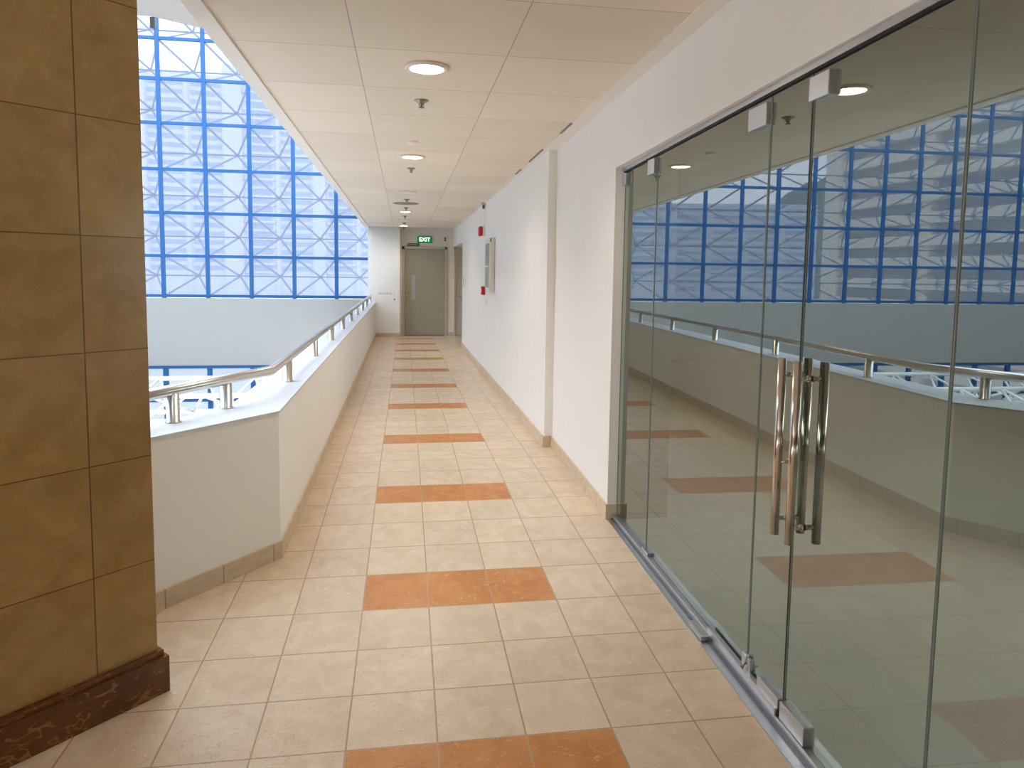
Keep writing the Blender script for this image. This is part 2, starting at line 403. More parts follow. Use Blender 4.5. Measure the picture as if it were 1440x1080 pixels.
# ------------------------------------------------------------------ parapet
def parapet_poly(t_in, t_out):
    """inner offset (towards the corridor positive) and outer offset"""
    chn2 = Vector((chn.x, chn.y)); xn = Vector((-1, 0))
    def corner(off):
        # intersection of x = PAR_IN - off and the chamfer line moved by off
        p = CORNER + chn2 * off; x = PAR_IN - off
        s = (x - p.x) / CH.x
        return Vector((x, p.y + CH.y * s))
    e = 1.34
    a_in, a_out = corner(-t_in), corner(t_out)
    end_in = CORNER + chn2 * (-t_in) + CH * e; end_out = CORNER + chn2 * t_out + CH * (e - 0.05)
    return [(PAR_IN + t_in, Y_BLOCK), (a_in.x, a_in.y), (end_in.x, end_in.y), (end_out.x, end_out.y), (a_out.x, a_out.y), (PAR_IN - t_out, Y_BLOCK)]
bm = bmn(); add_prism(bm, parapet_poly(0, PAR_T), -0.35, PAR_Z - 0.012)
struct('wall_left', bm, 'wall', 'low white parapet wall that turns at an angle by the brown pillar', 'wall')
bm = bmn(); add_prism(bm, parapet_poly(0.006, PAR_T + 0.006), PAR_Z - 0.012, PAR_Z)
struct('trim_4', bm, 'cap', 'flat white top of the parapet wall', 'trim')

# ------------------------------------------------------------------ skirtings
def skirting(name, line, t, h, m='skirt', tile=0.31, label=None, z0=0.0, flip=1):
    bm = bmn(); uvl = bm.loops.layers.uv.new('UVMap')
    pts = [Vector(p) for p in line]; L = 0.0
    norms = [Vector((-(b - a).y, (b - a).x)).normalized() * flip for a, b in zip(pts, pts[1:])]
    offs = []
    for i, p in enumerate(pts):
        if i == 0: offs.append(p + norms[0] * t)
        elif i == len(pts) - 1: offs.append(p + norms[-1] * t)
        else:
            n_ = (norms[i - 1] + norms[i]).normalized(); offs.append(p + n_ * (t / max(0.3, n_.dot(norms[i]))))
    def quad(co, us):
        f = bm.faces.new([bm.verts.new(c) for c in co])
        for lp, u in zip(f.loops, us): lp[uvl].uv = u
    for i in range(len(pts) - 1):
        a, b, A, B = pts[i], pts[i + 1], offs[i], offs[i + 1]; l2 = (b - a).length
        u0, u1 = L / tile, (L + l2) / tile
        quad([(A.x, A.y, z0), (B.x, B.y, z0), (B.x, B.y, z0 + h), (A.x, A.y, z0 + h)], [(u0, .05), (u1, .05), (u1, .95), (u0, .95)])
        quad([(A.x, A.y, z0 + h), (B.x, B.y, z0 + h), (b.x, b.y, z0 + h), (a.x, a.y, z0 + h)], [(u0, .9), (u1, .9), (u1, .95), (u0, .95)])
        quad([(b.x, b.y, z0), (a.x, a.y, z0), (a.x, a.y, z0 + h), (b.x, b.y, z0 + h)], [(u0, .5), (u1, .5), (u1, .6), (u0, .6)])
        L += l2
    for p, q in ((pts[0], offs[0]), (pts[-1], offs[-1])):
        quad([(p.x, p.y, z0), (q.x, q.y, z0), (q.x, q.y, z0 + h), (p.x, p.y, z0 + h)], [(.1, .1), (.2, .1), (.2, .9), (.1, .9)])
    o = obj(name, bm, m); o['kind'] = 'structure'
    if label: o['label'] = label; o['category'] = 'skirting'
    return o
ch_end = CORNER + CH * 1.30
skirting('baseboard_left', [(ch_end.x, ch_end.y), (CORNER.x, CORNER.y), (PAR_IN, Y_BLOCK)], 0.012, 0.092, flip=-1, label='beige tile skirting along the parapet wall')
skirting('baseboard_right', [(X_GLASS + 0.03, 4.21), (near_wall_x(4.21), 4.21), (near_wall_x(6.05), 6.07), (far_wall_x(6.07), 6.07), (far_wall_x(14.33), 14.33)], 0.012, 0.10, flip=1, label='beige tile skirting along the white walls')
skirting('baseboard_end', [(PAR_IN, Y_BLOCK), (-0.105, Y_BLOCK)], 0.012, 0.09, flip=-1, label='beige tile skirting beside the end door')
skirting('baseboard_passage', [(1.06, Y_END), (3.3, Y_END)], 0.012, 0.09, flip=-1, label='beige tile skirting inside the side passage')

# ------------------------------------------------------------------ brown marble pillar
PX, PY = PILLAR_EDGE
n_front = Vector((-PD.y, PD.x))                        # towards the corridor and viewer
if n_front.y > 0: n_front = -n_front
W_P = 1.5
bm = bmn(); uvl = bm.loops.layers.uv.new('UVMap')
def pillar_face(bm, a, b, z0, z1, u_a, u_b):
    f = bm.faces.new([bm.verts.new(c) for c in ((a.x, a.y, z0), (b.x, b.y, z0), (b.x, b.y, z1), (a.x, a.y, z1))])
    for lp, uvv in zip(f.loops, ((u_a, (z0 - 0.118) / 0.3825), (u_b, (z0 - 0.118) / 0.3825), (u_b, (z1 - 0.118) / 0.3825), (u_a, (z1 - 0.118) / 0.3825))): lp[uvl].uv = uvv
e0 = PILLAR_EDGE.copy(); e1 = e0 + PD * W_P; e3 = e0 - n_front * 0.75; e2 = e1 - n_front * 0.75
TW = 0.39
pillar_face(bm, e1, e0, 0, 2.75, -(W_P - 0.206) / TW, 0.206 / TW)
pillar_face(bm, e0, e3, 0, 2.75, 0, 0.75 / TW); pillar_face(bm, e3, e2, 0, 2.75, 0, 4); pillar_face(bm, e2, e1, 0, 2.75, 0, 2)
bmesh.ops.remove_doubles(bm, verts=bm.verts[:], dist=1e-4)
pillar = obj('pillar', bm, 'pillar')
tag(pillar, 'brown marble tiled pillar in the near foreground with a dark skirting', 'pillar')
bm = bmn(); uvl = bm.loops.layers.uv.new('UVMap')
sk = 0.028
q0 = e0 + n_front * sk - PD * sk; q1 = e1 + n_front * sk + PD * sk; q2 = e2 - n_front * sk + PD * sk; q3 = e3 - n_front * sk - PD * sk
for h, t in ((0.135, 1.0), (0.158, 0.55)):
    ring = [e + (q - e) * t for e, q in ((e0, q0), (e1, q1), (e2, q2), (e3, q3))]
    if h == 0.135: zlo, r1 = 0.0, ring
    else: zlo = 0.135
    for a, b in zip(ring, ring[1:] + ring[:1]):
        f = bm.faces.new([bm.verts.new((c.x, c.y, z)) for c, z in ((a, zlo), (b, zlo), (b, h), (a, h))])
        for lp, uvv in zip(f.loops, ((0, 0.1), (1.9, 0.1), (1.9, 0.45), (0, 0.45))): lp[uvl].uv = uvv
    f = bm.faces.new([bm.verts.new((c.x, c.y, h)) for c in ring])
    for lp in f.loops: lp[uvl].uv = (lp.vert.co.x * 1.3, lp.vert.co.y * 1.3)
s_ = obj('skirting', bm, 'skirt_dark', pillar); s_['label'] = 'dark brown veined marble skirting'

# lobby walls behind and beside the viewer
bm = bmn()
add_box(bm, -7.0, -1.9, 1.3, 1.95, 0, 2.62)
struct('wall_lobby_left', bm, 'brown_wall')
bm = bmn(); add_box(bm, -7.2, 1.6, -6.7, -6.5, 0, 2.7); add_box(bm, -7.2, -7.0, -6.7, 1.95, 0, 2.7)
struct('wall_lobby_back', bm, 'brown_wall')

# ------------------------------------------------------------------ glass shopfront
TRK0, TRK1 = -3.2, 4.20
tr = empty('sliding_door_track', (1.30, 1.0, 0)); tag(tr, 'steel floor track with grooves running under the glass shopfront', 'track')
def child(name, bm, m, parent):
    bmesh.ops.translate(bm, vec=-Vector(parent.location), verts=bm.verts[:]); return obj(name, bm, m, parent)
bm = bmn()
add_prism(bm, [(1.222, -3.2), (1.352, -3.2), (1.352, 4.2), (1.262, 4.2), (1.246, 2.2)], 0.0, 0.006)
child('base_plate', bm, 'alu', tr)
bm = bmn()
add_prism(bm, [(1.276, TRK0), (1.297, TRK0), (1.297, TRK1), (1.286, TRK1)], 0.006, 0.010)
child('groove', bm, 'alu_dark', tr)
bm = bmn(); add_box(bm, 1.297, 1.349, TRK0, TRK1, 0.006, 0.034, 0.003)
child('rail', bm, 'alu', tr)
hd = empty('head_channel', (1.33, 1.0, 2.15)); tag(hd, 'slim metal channel holding the glass under the lintel', 'channel')
bm = bmn()
def hz(y, d=0.0): return head_z(y) - d
add_prism(bm, [(1.308, TRK0), (1.345, TRK0), (1.345, 4.205), (1.308, 4.205)], lambda x, y: head_z(y) - 0.024, lambda x, y: head_z(y) - 0.001)
child('channel', bm, 'alu', hd)
bm = bmn()
add_prism(bm, [(1.314, TRK0), (1.331, TRK0), (1.331, 4.2), (1.314, 4.2)], lambda x, y: head_z(y) - 0.031, lambda x, y: head_z(y) - 0.022)
child('gasket', bm, 'rubber', hd)

J = [4.19, 3.612, 2.414, 2.143, 1.484, 0.35, -1.0, -3.1]
names = ['window_2', 'window_3', 'door_3', 'door_4', 'window_4', 'window_5', 'window_6']
labs = ['narrow fixed glass panel against the white wall end', 'wide fixed glass panel between the narrow panel and the pull handles',
        'left glass door leaf of the pair with a steel pull handle', 'right glass door leaf of the pair with a steel pull handle',
        'glass panel nearest the viewer, beside the right door leaf', None, None]
def patch(y0, y1, z0, z1, parent, t=0.034):
    bm = bmn(); add_box(bm, X_GLASS - t / 2 - 0.004, X_GLASS + t / 2, y0, y1, z0, z1, 0.003)
    return child('patch_fitting', bm, 'alu', parent)
def pull_handle(y, parent, z0=0.674, z1=1.275):
    for side, nm in ((-1, 'pull_handle'), (1, 'pull_handle')):
        x = X_GLASS + side * 0.047; bm = bmn()
        add_tube(bm, [(x, y, z0), (x, y, z1)], 0.0145, 20)
        for z in (z0 + 0.055, z1 - 0.055):
            add_tube(bm, [(x, y, z), (X_GLASS + side * 0.004, y, z)], 0.0085, 14)
            add_tube(bm, [(X_GLASS + side * 0.004, y, z), (X_GLASS + side * 0.010, y, z)], 0.0105, 14)
        h = child(nm, bm, 'handle_steel', parent); h['label'] = 'brushed steel bar handle'
leaves = {}
for i, nm in enumerate(names):
    y1, y0 = J[i] - 0.003, J[i + 1] + 0.003
    root = empty(nm, (X_GLASS, (y0 + y1) / 2, 0.03)); root['kind'] = 'structure'
    if labs[i]: root['label'] = labs[i]; root['category'] = 'glass door' if nm.startswith('door') else 'glass panel'
    bm = bmn()
    f = bm.faces.new([bm.verts.new(c) for c in ((X_GLASS, y1, 0.036), (X_GLASS, y0, 0.036), (X_GLASS, y0, head_z(y0) - 0.035), (X_GLASS, y1, head_z(y1) - 0.035))])
    bmesh.ops.translate(bm, vec=-Vector(root.location), verts=bm.verts[:])
    obj('pane', bm, 'shop_glass', root, fix=False)
    bm = bmn()
    for y in (y0, y1):
        add_box(bm, X_GLASS - 0.003, X_GLASS + 0.003, y - 0.0006, y + 0.0006, 0.036, head_z(y) - 0.036)
    child('edge', bm, 'glass_edge', root)
    leaves[nm] = root
patch(4.12, 4.19, 2.075, 2.145, leaves['window_2'])
patch(3.617, 3.72, 2.075, 2.155, leaves['window_2'])
patch(2.417, 2.555, 2.085, 2.165, leaves['window_3'])
patch(2.03, 2.14, 2.10, 2.175, leaves['door_4'])
bm = bmn(); add_box(bm, X_GLASS - 0.004, X_GLASS + 0.004, 2.1395, 2.1465, 0.04, head_z(2.14) - 0.036); child('gasket', bm, 'rubber', leaves['door_3'])
patch(2.150, 2.30, 0.036, 0.095, leaves['door_3']); patch(1.985, 2.137, 0.036, 0.098, leaves['door_4'])
patch(3.53, 3.63, 0.034, 0.05, leaves['window_2'])
bm = bmn(); add_box(bm, X_GLASS - 0.03, X_GLASS - 0.006, 2.15, 2.72, 0.034, 0.062, 0.003); child('bottom_rail', bm, 'alu', leaves['door_3'])
bm = bmn(); add_box(bm, 1.258, 1.298, 2.70, 2.84, 0.008, 0.03, 0.004); child('track_stop', bm, 'alu', tr)
bm = bmn()
add_tube(bm, [(X_GLASS - 0.03, 2.40, 0.065), (X_GLASS - 0.012, 2.40, 0.085), (X_GLASS - 0.01, 2.40, 0.12)], 0.008, 10)
add_box(bm, X_GLASS - 0.014, X_GLASS + 0.012, 2.37, 2.44, 0.06, 0.11, 0.006)
child('floor_bolt', bm, 'alu', leaves['door_3'])
pull_handle(2.176, leaves['door_3']); pull_handle(2.080, leaves['door_4'])
# lock between the two handles
bm = bmn()
add_tube(bm, [(X_GLASS - 0.045, 2.168, 0.925), (X_GLASS + 0.02, 2.168, 0.925)], 0.006, 12)
add_tube(bm, [(X_GLASS - 0.014, 2.168, 0.925), (X_GLASS + 0.014, 2.168, 0.925)], 0.012, 14)
add_tube(bm, [(X_GLASS - 0.012, 2.165, 0.925), (X_GLASS - 0.012, 2.155, 0.905)], 0.006, 10)
lk = child('lock', bm, 'handle_steel', leaves['door_3']); lk['label'] = 'small chrome lock'

# the whole shopfront stands very slightly out of line with the corridor
for root in [tr, hd] + list(leaves.values()):
    a = -0.015; v = Vector(root.location) - Vector((X_GLASS, 4.19, 0))
    root.location = Matrix.Rotation(a, 3, 'Z') @ v + Vector((X_GLASS, 4.19, 0)); root.rotation_euler.z = a
# shop behind the glass, lit through an added side opening
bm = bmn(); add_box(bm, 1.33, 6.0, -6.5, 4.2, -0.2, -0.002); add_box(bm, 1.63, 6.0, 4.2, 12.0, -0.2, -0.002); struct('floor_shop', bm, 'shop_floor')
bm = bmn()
for y0, y1, z0, z1 in ((-6.5, 12.0, -0.2, 1.1), (-6.5, 12.0, 2.4, 2.75), (5.5, 12.0, 1.1, 2.4), (-6.5, 0.2, 1.1, 2.4)): add_box(bm, 6.0, 6.2, y0, y1, z0, z1)  # the gap left is a made-up side window letting sky light in
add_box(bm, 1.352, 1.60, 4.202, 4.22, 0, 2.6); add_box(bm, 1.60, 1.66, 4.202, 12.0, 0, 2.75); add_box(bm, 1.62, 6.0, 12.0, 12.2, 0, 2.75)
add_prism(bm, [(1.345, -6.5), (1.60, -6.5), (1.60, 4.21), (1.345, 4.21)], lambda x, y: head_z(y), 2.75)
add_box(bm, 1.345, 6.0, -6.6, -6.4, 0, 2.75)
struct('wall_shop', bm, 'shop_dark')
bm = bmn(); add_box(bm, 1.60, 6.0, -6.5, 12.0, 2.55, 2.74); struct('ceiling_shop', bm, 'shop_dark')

# ------------------------------------------------------------------ handrail
hr = empty('handrail', (-0.77, 4.85, PAR_Z)); tag(hr, 'round stainless steel handrail on short posts along the parapet wall', 'handrail')
def rail_x(y): return -0.772 + 0.0006 * y
RZ = 0.955
bend = Vector((-0.772, 4.26))
rd = Vector((-0.43, -0.90)).normalized()
p1 = Vector((-0.966, 3.937)); p2 = Vector((-1.113, 3.587))
rd = (p2 - bend).normalized()
far_pt = bend + rd * 1.35
bm = bmn()
add_tube(bm, [(far_pt.x, far_pt.y, RZ), (bend.x, bend.y, RZ), (-0.77, Y_BLOCK - 0.04, RZ)], 0.0285, 24)
child('rail', bm, 'steel', hr)
posts = [(p2.x + 0.004, p2.y), (p1.x + 0.02, p1.y - 0.0)] + [(-0.771, 4.85 + 1.42 * k) for k in range(9)]
for x, y in posts:
    bm = bmn()
    if y < 16.6:
        add_lathe(bm, [(0, 0), (0.037, 0), (0.037, 0.004), (0.031, 0.006), (0.031, RZ - PAR_Z - 0.012), (0, RZ - PAR_Z - 0.012)], x, y, PAR_Z, 24)
        child('post', bm, 'steel', hr)
    else: bm.free()

# ------------------------------------------------------------------ atrium: facade, lower glazing, walls
xs_m = [FAC_X0 + BAY * k for k in range(0, -15, -1)]
xs_m.sort(); XL, XR = xs_m[0], -0.5
fc = empty('window_1', (0, Y_FAC, FAC_Z[0])); tag(fc, 'tall wall of glass squares in a blue steel grid across the atrium', 'glazed facade', kind='structure')
for x in xs_m:
    bm = bmn(); add_box(bm, x - 0.043, x + 0.043, Y_FAC - 0.06, Y_FAC, FAC_Z[0] - 0.05, FAC_Z[-1]); child('mullion', bm, 'blue', fc)
for z in FAC_Z:
    bm = bmn(); add_box(bm, XL, XR, Y_FAC - 0.05, Y_FAC + 0.01, z - 0.034, z + 0.034); child('transom', bm, 'blue', fc)
bm = bmn(); bm.faces.new([bm.verts.new(c) for c in ((XL, Y_FAC + 0.03, FAC_Z[0]), (XR, Y_FAC + 0.03, FAC_Z[0]), (XR, Y_FAC + 0.03, FAC_Z[-1]), (XL, Y_FAC + 0.03, FAC_Z[-1]))])
child('glazing', bm, 'facade_glass', fc)
DEP = 1.05
bays = []
xl = xs_m + [XR]
for j in range(len(FAC_Z) - 1):
    for i in range(len(xs_m)):
        bays.append((xs_m[i], xs_m[i] + BAY, FAC_Z[j], FAC_Z[j + 1]))
bays.sort(key=lambda b: (b[0] < -6.5, b[2] > 7, -b[0]))
rest = bmn()
for k, (x0, x1, z0, z1) in enumerate(bays):
    bm = bmn() if k < 98 else rest
    c = Vector(((x0 + x1) / 2, Y_FAC + DEP, (z0 + z1) / 2))
    for p in ((x0, z0), (x1, z0), (x0, z1), (x1, z1)):
        add_bar(bm, (p[0], Y_FAC + 0.07, p[1]), c, 0.034)
    add_box(bm, c.x - 0.03, c.x + 0.03, c.y - 0.03, c.y + 0.03, c.z - 0.03, c.z + 0.03)
    if k < 98: child('brace', bm, 'brace', fc)
o = child('brace_lattice', rest, 'brace', fc); o['kind'] = 'stuff'
for j in range(len(FAC_Z) - 1):
    z = (FAC_Z[j] + FAC_Z[j + 1]) / 2; bm = bmn()
    add_bar(bm, (XL, Y_FAC + DEP, z), (XR, Y_FAC + DEP, z), 0.032); child('chord', bm, 'brace', fc)
# white wall below the facade
WB = -0.75
bm = bmn(); add_box(bm, XL - 0.3, XR, Y_FAC - 0.14, Y_FAC + 0.25, WB, FAC_Z[0] - 0.05)
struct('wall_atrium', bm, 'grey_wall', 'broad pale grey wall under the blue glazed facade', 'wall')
# lower glazing under the wall
lg = empty('window_7', (0, Y_FAC, -2.6)); tag(lg, 'lower glazing with blue frame below the pale grey atrium wall', 'glazed facade', kind='structure')
for x in xs_m:
    bm = bmn(); add_box(bm, x - 0.05, x + 0.05, Y_FAC - 0.1, Y_FAC, -3.6, WB); child('mullion', bm, 'blue', lg)
for z in (WB - 0.04, -1.58, -3.3):
    bm = bmn(); add_box(bm, XL, XR, Y_FAC - 0.12, Y_FAC + 0.01, z - 0.035, z + 0.035); child('transom', bm, 'blue', lg)
bm = bmn(); bm.faces.new([bm.verts.new(c) for c in ((XL, Y_FAC + 0.03, -3.6), (XR, Y_FAC + 0.03, -3.6), (XR, Y_FAC + 0.03, WB), (XL, Y_FAC + 0.03, WB))])
child('glazing', bm, 'facade_glass', lg)
# white steel truss of the lower canopy
tr2 = empty('canopy_truss', (-6, 15.5, -2.0)); tag(tr2, 'white steel space truss of the lower canopy seen under the handrail', 'truss')
TY = [12.3, 13.5, 14.8, 16.0, 17.2]
for k, y in enumerate(TY):
    zt = -1.02 - (0.0 if k % 2 == 0 else 0.55)
    bm = bmn(); add_tube(bm, [(-15.5, y, zt), (-1.2, y, zt)], 0.055, 10); child('chord', bm, 'white_steel', tr2)
for i in range(12):
    x = -1.9 - i * 1.05
    for k in range(len(TY) - 1):
        z0 = -1.02 - (0.0 if k % 2 == 0 else 0.55); z1 = -1.02 - (0.0 if k % 2 == 1 else 0.55)
        for dx in (-0.52, 0.52):
            bm = bmn(); add_tube(bm, [(x, TY[k], z0), (x + dx, TY[k + 1], z1)], 0.03, 8); child('web', bm, 'white_steel', tr2)
for i in range(12):
    x = -2.4 - i * 1.05
    for y in (13.5, 16.0):
        bm = bmn(); add_tube(bm, [(x, y, -1.57), (x, y, -2.25)], 0.035, 8); child('strut', bm, 'white_steel', tr2)
bm = bmn(); add_box(bm, -17, -0.95, 2.5, 17.4, -2.45, -2.25); struct('floor_atrium', bm, 'deck', 'pale deck of the lower atrium level', 'floor')
# side and near walls of the atrium
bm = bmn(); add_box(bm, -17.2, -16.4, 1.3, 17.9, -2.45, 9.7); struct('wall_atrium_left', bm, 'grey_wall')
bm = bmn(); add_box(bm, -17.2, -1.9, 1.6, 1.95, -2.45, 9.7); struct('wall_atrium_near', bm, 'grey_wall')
bm = bmn(); add_box(bm, -17.2, -0.6, 15.6, 17.7, 9.66, 9.9); struct('atrium_shade_slab', bm, 'grey_wall')  # unseen slab added to cut the skylight on the facade wall
# upper floor soffit in the atrium
bm = bmn()
add_prism(bm, [(-6.0, 8.5), (-0.89, 8.5), (-0.89, 14.71), (-3.39, 13.03), (-4.05, 12.585), (-6.0, 12.58)], 5.58, 6.0)
sf = struct('ceiling_upper', bm, 'soffit', 'white underside of the upper floor slab above the atrium', 'ceiling')
bm = bmn()
add_bar(bm, (-3.75, 12.68, 5.578), (-1.0, 14.52, 5.578), 0.03, 0.012); struct('trim_5', bm, 'frame_grey', 'groove along the slab edge', 'trim')
bm = bmn(); add_box(bm, -4.08, -4.00, 12.60, 12.68, 5.41, 5.58, 0.01)
tag(obj('hanger_bracket', bm, 'dark_grey'), 'short dark grey hanger under the upper slab edge', 'bracket')

# ------------------------------------------------------------------ outside: ground, towers, hill
bm = bmn(); add_box(bm, -900, 400, 24, 900, -27, -25); struct('ground', bm, 'ground')
def tower(name, ax, ay, bx, by, depth, z0, z1, fh, wm, rm, label, nwin, parts=True):
    a, b = Vector((ax, ay)), Vector((bx, by)); L = (b - a).length; d = (b - a) / L
    ang = math.atan2(d.y, d.x)
    root = empty(name, (ax, ay, z0), ang); tag(root, label, 'building')
    def ch(nm, bm, m): return obj(nm, bm, m, root)
    H = z1 - z0
    bm = bmn(); add_box(bm, 0, L, 0.0, depth, 0, H); ch('body', bm, wm)
    return root, ch, L, H
# hazy slab block seen through the facade
root, ch, L, H = tower('apartment_block', -91, 270, -2, 282, 22, -25, 70, 3.0, 'tower_wall', 'tower_win', 'long hazy apartment block behind the blue glazed facade', 0)
nf = int(H // 3.1)
groups = [(1.8, 13.2), (16, 26), (46.2, 57), (75.4, 86.8)]
for f in range(8, nf):
    for a, b in groups:
        bm = bmn(); add_box(bm, a, b, -0.08, 0.1, f * 3.1 + 0.8, f * 3.1 + 2.4); ch('window_band', bm, 'tower_win')
for x in (0.6, 14.5, 29.5, 45, 60, 74, 88):
    bm = bmn(); add_box(bm, x - 0.6, x + 0.6, -0.9, 0, 0, H + 1.0); ch('rib', bm, 'tower_wall')
for a, b in ((26.5, 33), (57.5, 62)):
    bm = bmn(); add_box(bm, a, b, -1.4, 0, 0, H + 4.0); ch('stair_shaft', bm, 'tower_wall')
for f in range(8, nf):
    for a, b in ((33.5, 44), (62.5, 73)):
        bm = bmn(); add_box(bm, a, b, -1.0, 0, f * 3.1 - 0.15, f * 3.1 + 0.6); ch('balcony', bm, 'tower_wall')
        bm = bmn(); add_box(bm, a + 1, b - 1, -0.05, 0.1, f * 3.1 + 0.7, f * 3.1 + 2.6); ch('balcony_window', bm, 'tower_win')
# lower hazy block
root, ch, L, H = tower('apartment_block', -165, 290, -103, 300, 20, -25, 32, 3.0, 'tower_wall', 'tower_win', 'lower hazy apartment block mirrored in the glass shopfront', 0)
for f in range(6, int(H // 3.1)):
    for a in (1.5, 17, 32.5, 48):
        bm = bmn(); add_box(bm, a, a + 12, -0.08, 0.1, f * 3.1 + 0.8, f * 3.1 + 2.3); ch('window_band', bm, 'tower_win')
# beige tower close by on the left, mirrored in the shop glass
root, ch, L, H = tower('beige_tower', -66, 114, -66 - 7.2, 114 - 62, -14, -25, 70, 3.0, 'recess_shade', 'tower_win', 'beige tower with dark balcony bands mirrored in the glass shopfront', 0)
for f in range(4, int(H // 3.1)):
    bm = bmn(); add_box(bm, 4.0, L - 0.5, 0.0, 1.6, f * 3.1, f * 3.1 + 1.5); ch('balcony', bm, 'beige_tower')
for x in (1.0, 2.9): 
    bm = bmn(); add_box(bm, x - 1.0, x + 1.0, -0.4, 1.7, 0, H + 2); ch('end_pier', bm, 'beige_tower')
for x in (21, 40):
    bm = bmn(); add_box(bm, x - 0.9, x + 0.9, 0.0, 1.0, 0, H); ch('pier', bm, 'beige_tower')
# hill far off
bm = bmn(); N = 28
g = [[bm.verts.new((-420 + 260 * i / N, 420 + 120 * j / N, -26 + 100 * math.exp(-((i / N - 0.55) ** 2) * 14 - ((j / N - 0.5) ** 2) * 7) * (0.9 + 0.1 * math.sin(i * 1.7 + j * 2.3)))) for j in range(N + 1)] for i in range(N + 1)]
for i in range(N):
    for j in range(N):
        f = bm.faces.new((g[i][j], g[i + 1][j], g[i + 1][j + 1], g[i][j + 1])); f.smooth = True
struct('hill', bm, 'hill')

# ------------------------------------------------------------------ end door and side door
def hinged_door():
    root = empty('door_1', (0.47, Y_END, 0)); tag(root, 'grey fire door with a narrow vision panel at the corridor end', 'door', kind='structure')
    bm = bmn()
    add_box(bm, -0.055, 0.0, Y_END - 0.035, Y_END + 0.08, 0, 2.10); add_box(bm, 0.945, 1.0, Y_END - 0.035, Y_END + 0.08, 0, 2.10); add_box(bm, -0.055, 1.0, Y_END - 0.035, Y_END + 0.08, 2.05, 2.11)
    child('door_frame', bm, 'frame_grey', root)
    bm = bmn(); add_box(bm, 0.003, 0.942, Y_END + 0.0, Y_END + 0.05, 0.008, 2.045, 0.003); child('door_leaf', bm, 'door_grey', root)
    bm = bmn(); add_box(bm, 0.165, 0.262, Y_END - 0.012, Y_END + 0.01, 0.86, 1.43, 0.003); child('vision_panel', bm, 'glass_front', root)
    bm = bmn()
    add_tube(bm, [(0.06, Y_END, 0.96), (0.06, Y_END - 0.045, 0.96), (0.075, Y_END - 0.05, 0.96), (0.085, Y_END - 0.05, 0.945)], 0.012, 12)
    add_tube(bm, [(0.06, Y_END, 0.96), (0.06, Y_END - 0.012, 0.96)], 0.028, 16)
    child('door_knob', bm, 'handle_steel', root)
    for z in (0.25, 0.95, 1.47, 1.85):
        bm = bmn(); add_tube(bm, [(0.948, Y_END - 0.012, z - 0.05), (0.948, Y_END - 0.012, z + 0.05)], 0.009, 10); child('hinge', bm, 'dark_grey', root)
    bm = bmn(); add_box(bm, 0.0, 0.945, Y_END - 0.03, Y_END + 0.05, 0.0, 0.008); child('threshold', bm, 'dark_grey', root)
hinged_door()
bm = bmn(); add_box(bm, -0.1, 3.6, 17.3, 17.45, 0, 2.62); struct('door_backing', bm, 'beige_wall')  # unseen backing added to keep daylight out of the door gap
sd = empty('door_2', (1.33, Y_END, 0)); tag(sd, 'beige door inside the side passage with a small lever handle', 'door', kind='structure')
bm = bmn(); add_box(bm, 1.17, 1.21, Y_END - 0.05, Y_END, 0, 2.08); add_box(bm, 2.06, 2.1, Y_END - 0.05, Y_END, 0, 2.08); add_box(bm, 1.17, 2.1, Y_END - 0.05, Y_END, 2.05, 2.09); child('door_frame', bm, 'frame_grey', sd)
bm = bmn(); add_box(bm, 1.21, 2.06, Y_END - 0.03, Y_END, 0.01, 2.05); child('door_leaf', bm, 'frame_grey', sd)
bm = bmn(); add_tube(bm, [(1.27, Y_END - 0.03, 0.95), (1.27, Y_END - 0.08, 0.95), (1.36, Y_END - 0.08, 0.95)], 0.01, 10); child('lever_handle', bm, 'handle_steel', sd)

# ------------------------------------------------------------------ ceiling fittings
def downlight(on):
    root = empty('downlight')
    bm = bmn(); add_lathe(bm, [(0.092, -0.003), (0.112, -0.006), (0.118, 0.0), (0.118, 0.01), (0.088, 0.01), (0.088, -0.001), (0.092, -0.003)], seg=36); obj('trim_ring', bm, 'lamp_trim', root)
    bm = bmn(); add_lathe(bm, [(0, 0.004), (0.06, 0.003), (0.09, 0.001)], seg=36); obj('lens', bm, 'lamp_on' if on else 'lamp_off', root)
    return root
dl = [(0.116, 3.85, 1), (0.073, 6.68, 1), (0.045, 9.5, 0), (0.015, 12.35, 1), (0.003, 14.2, 0), (-0.012, 15.8, 1)]
dl_lab = ['lit round downlight nearest the viewer, largest of the ceiling lights', 'lit round downlight second from the viewer', 'unlit round downlight between the second lit one and the dark vent',
          'lit round downlight just beyond the dark ceiling vent', 'unlit round downlight second from the end door', 'lit round downlight closest to the end door']
DL_POWER = 14.0
for (x, y, on), lab in zip(dl, dl_lab):
    r = downlight(on); r.location = (x, y, ceil_z(x, y) - 0.011); tag(r, lab, 'ceiling light', 'round downlights along the corridor ceiling')
    if on:
        ld = bpy.data.lights.new('lamp', 'SPOT'); ld.energy = DL_POWER * (0.5 if y > 12 else 1.0); ld.color = (1.0, 0.87, 0.72); ld.spot_size = 2.6; ld.spot_blend = 0.6; ld.shadow_soft_size = 0.08
        lo = bpy.data.objects.new('lamp', ld); C.objects.link(lo); lo.parent = r; lo.location = (0, 0, -0.02)
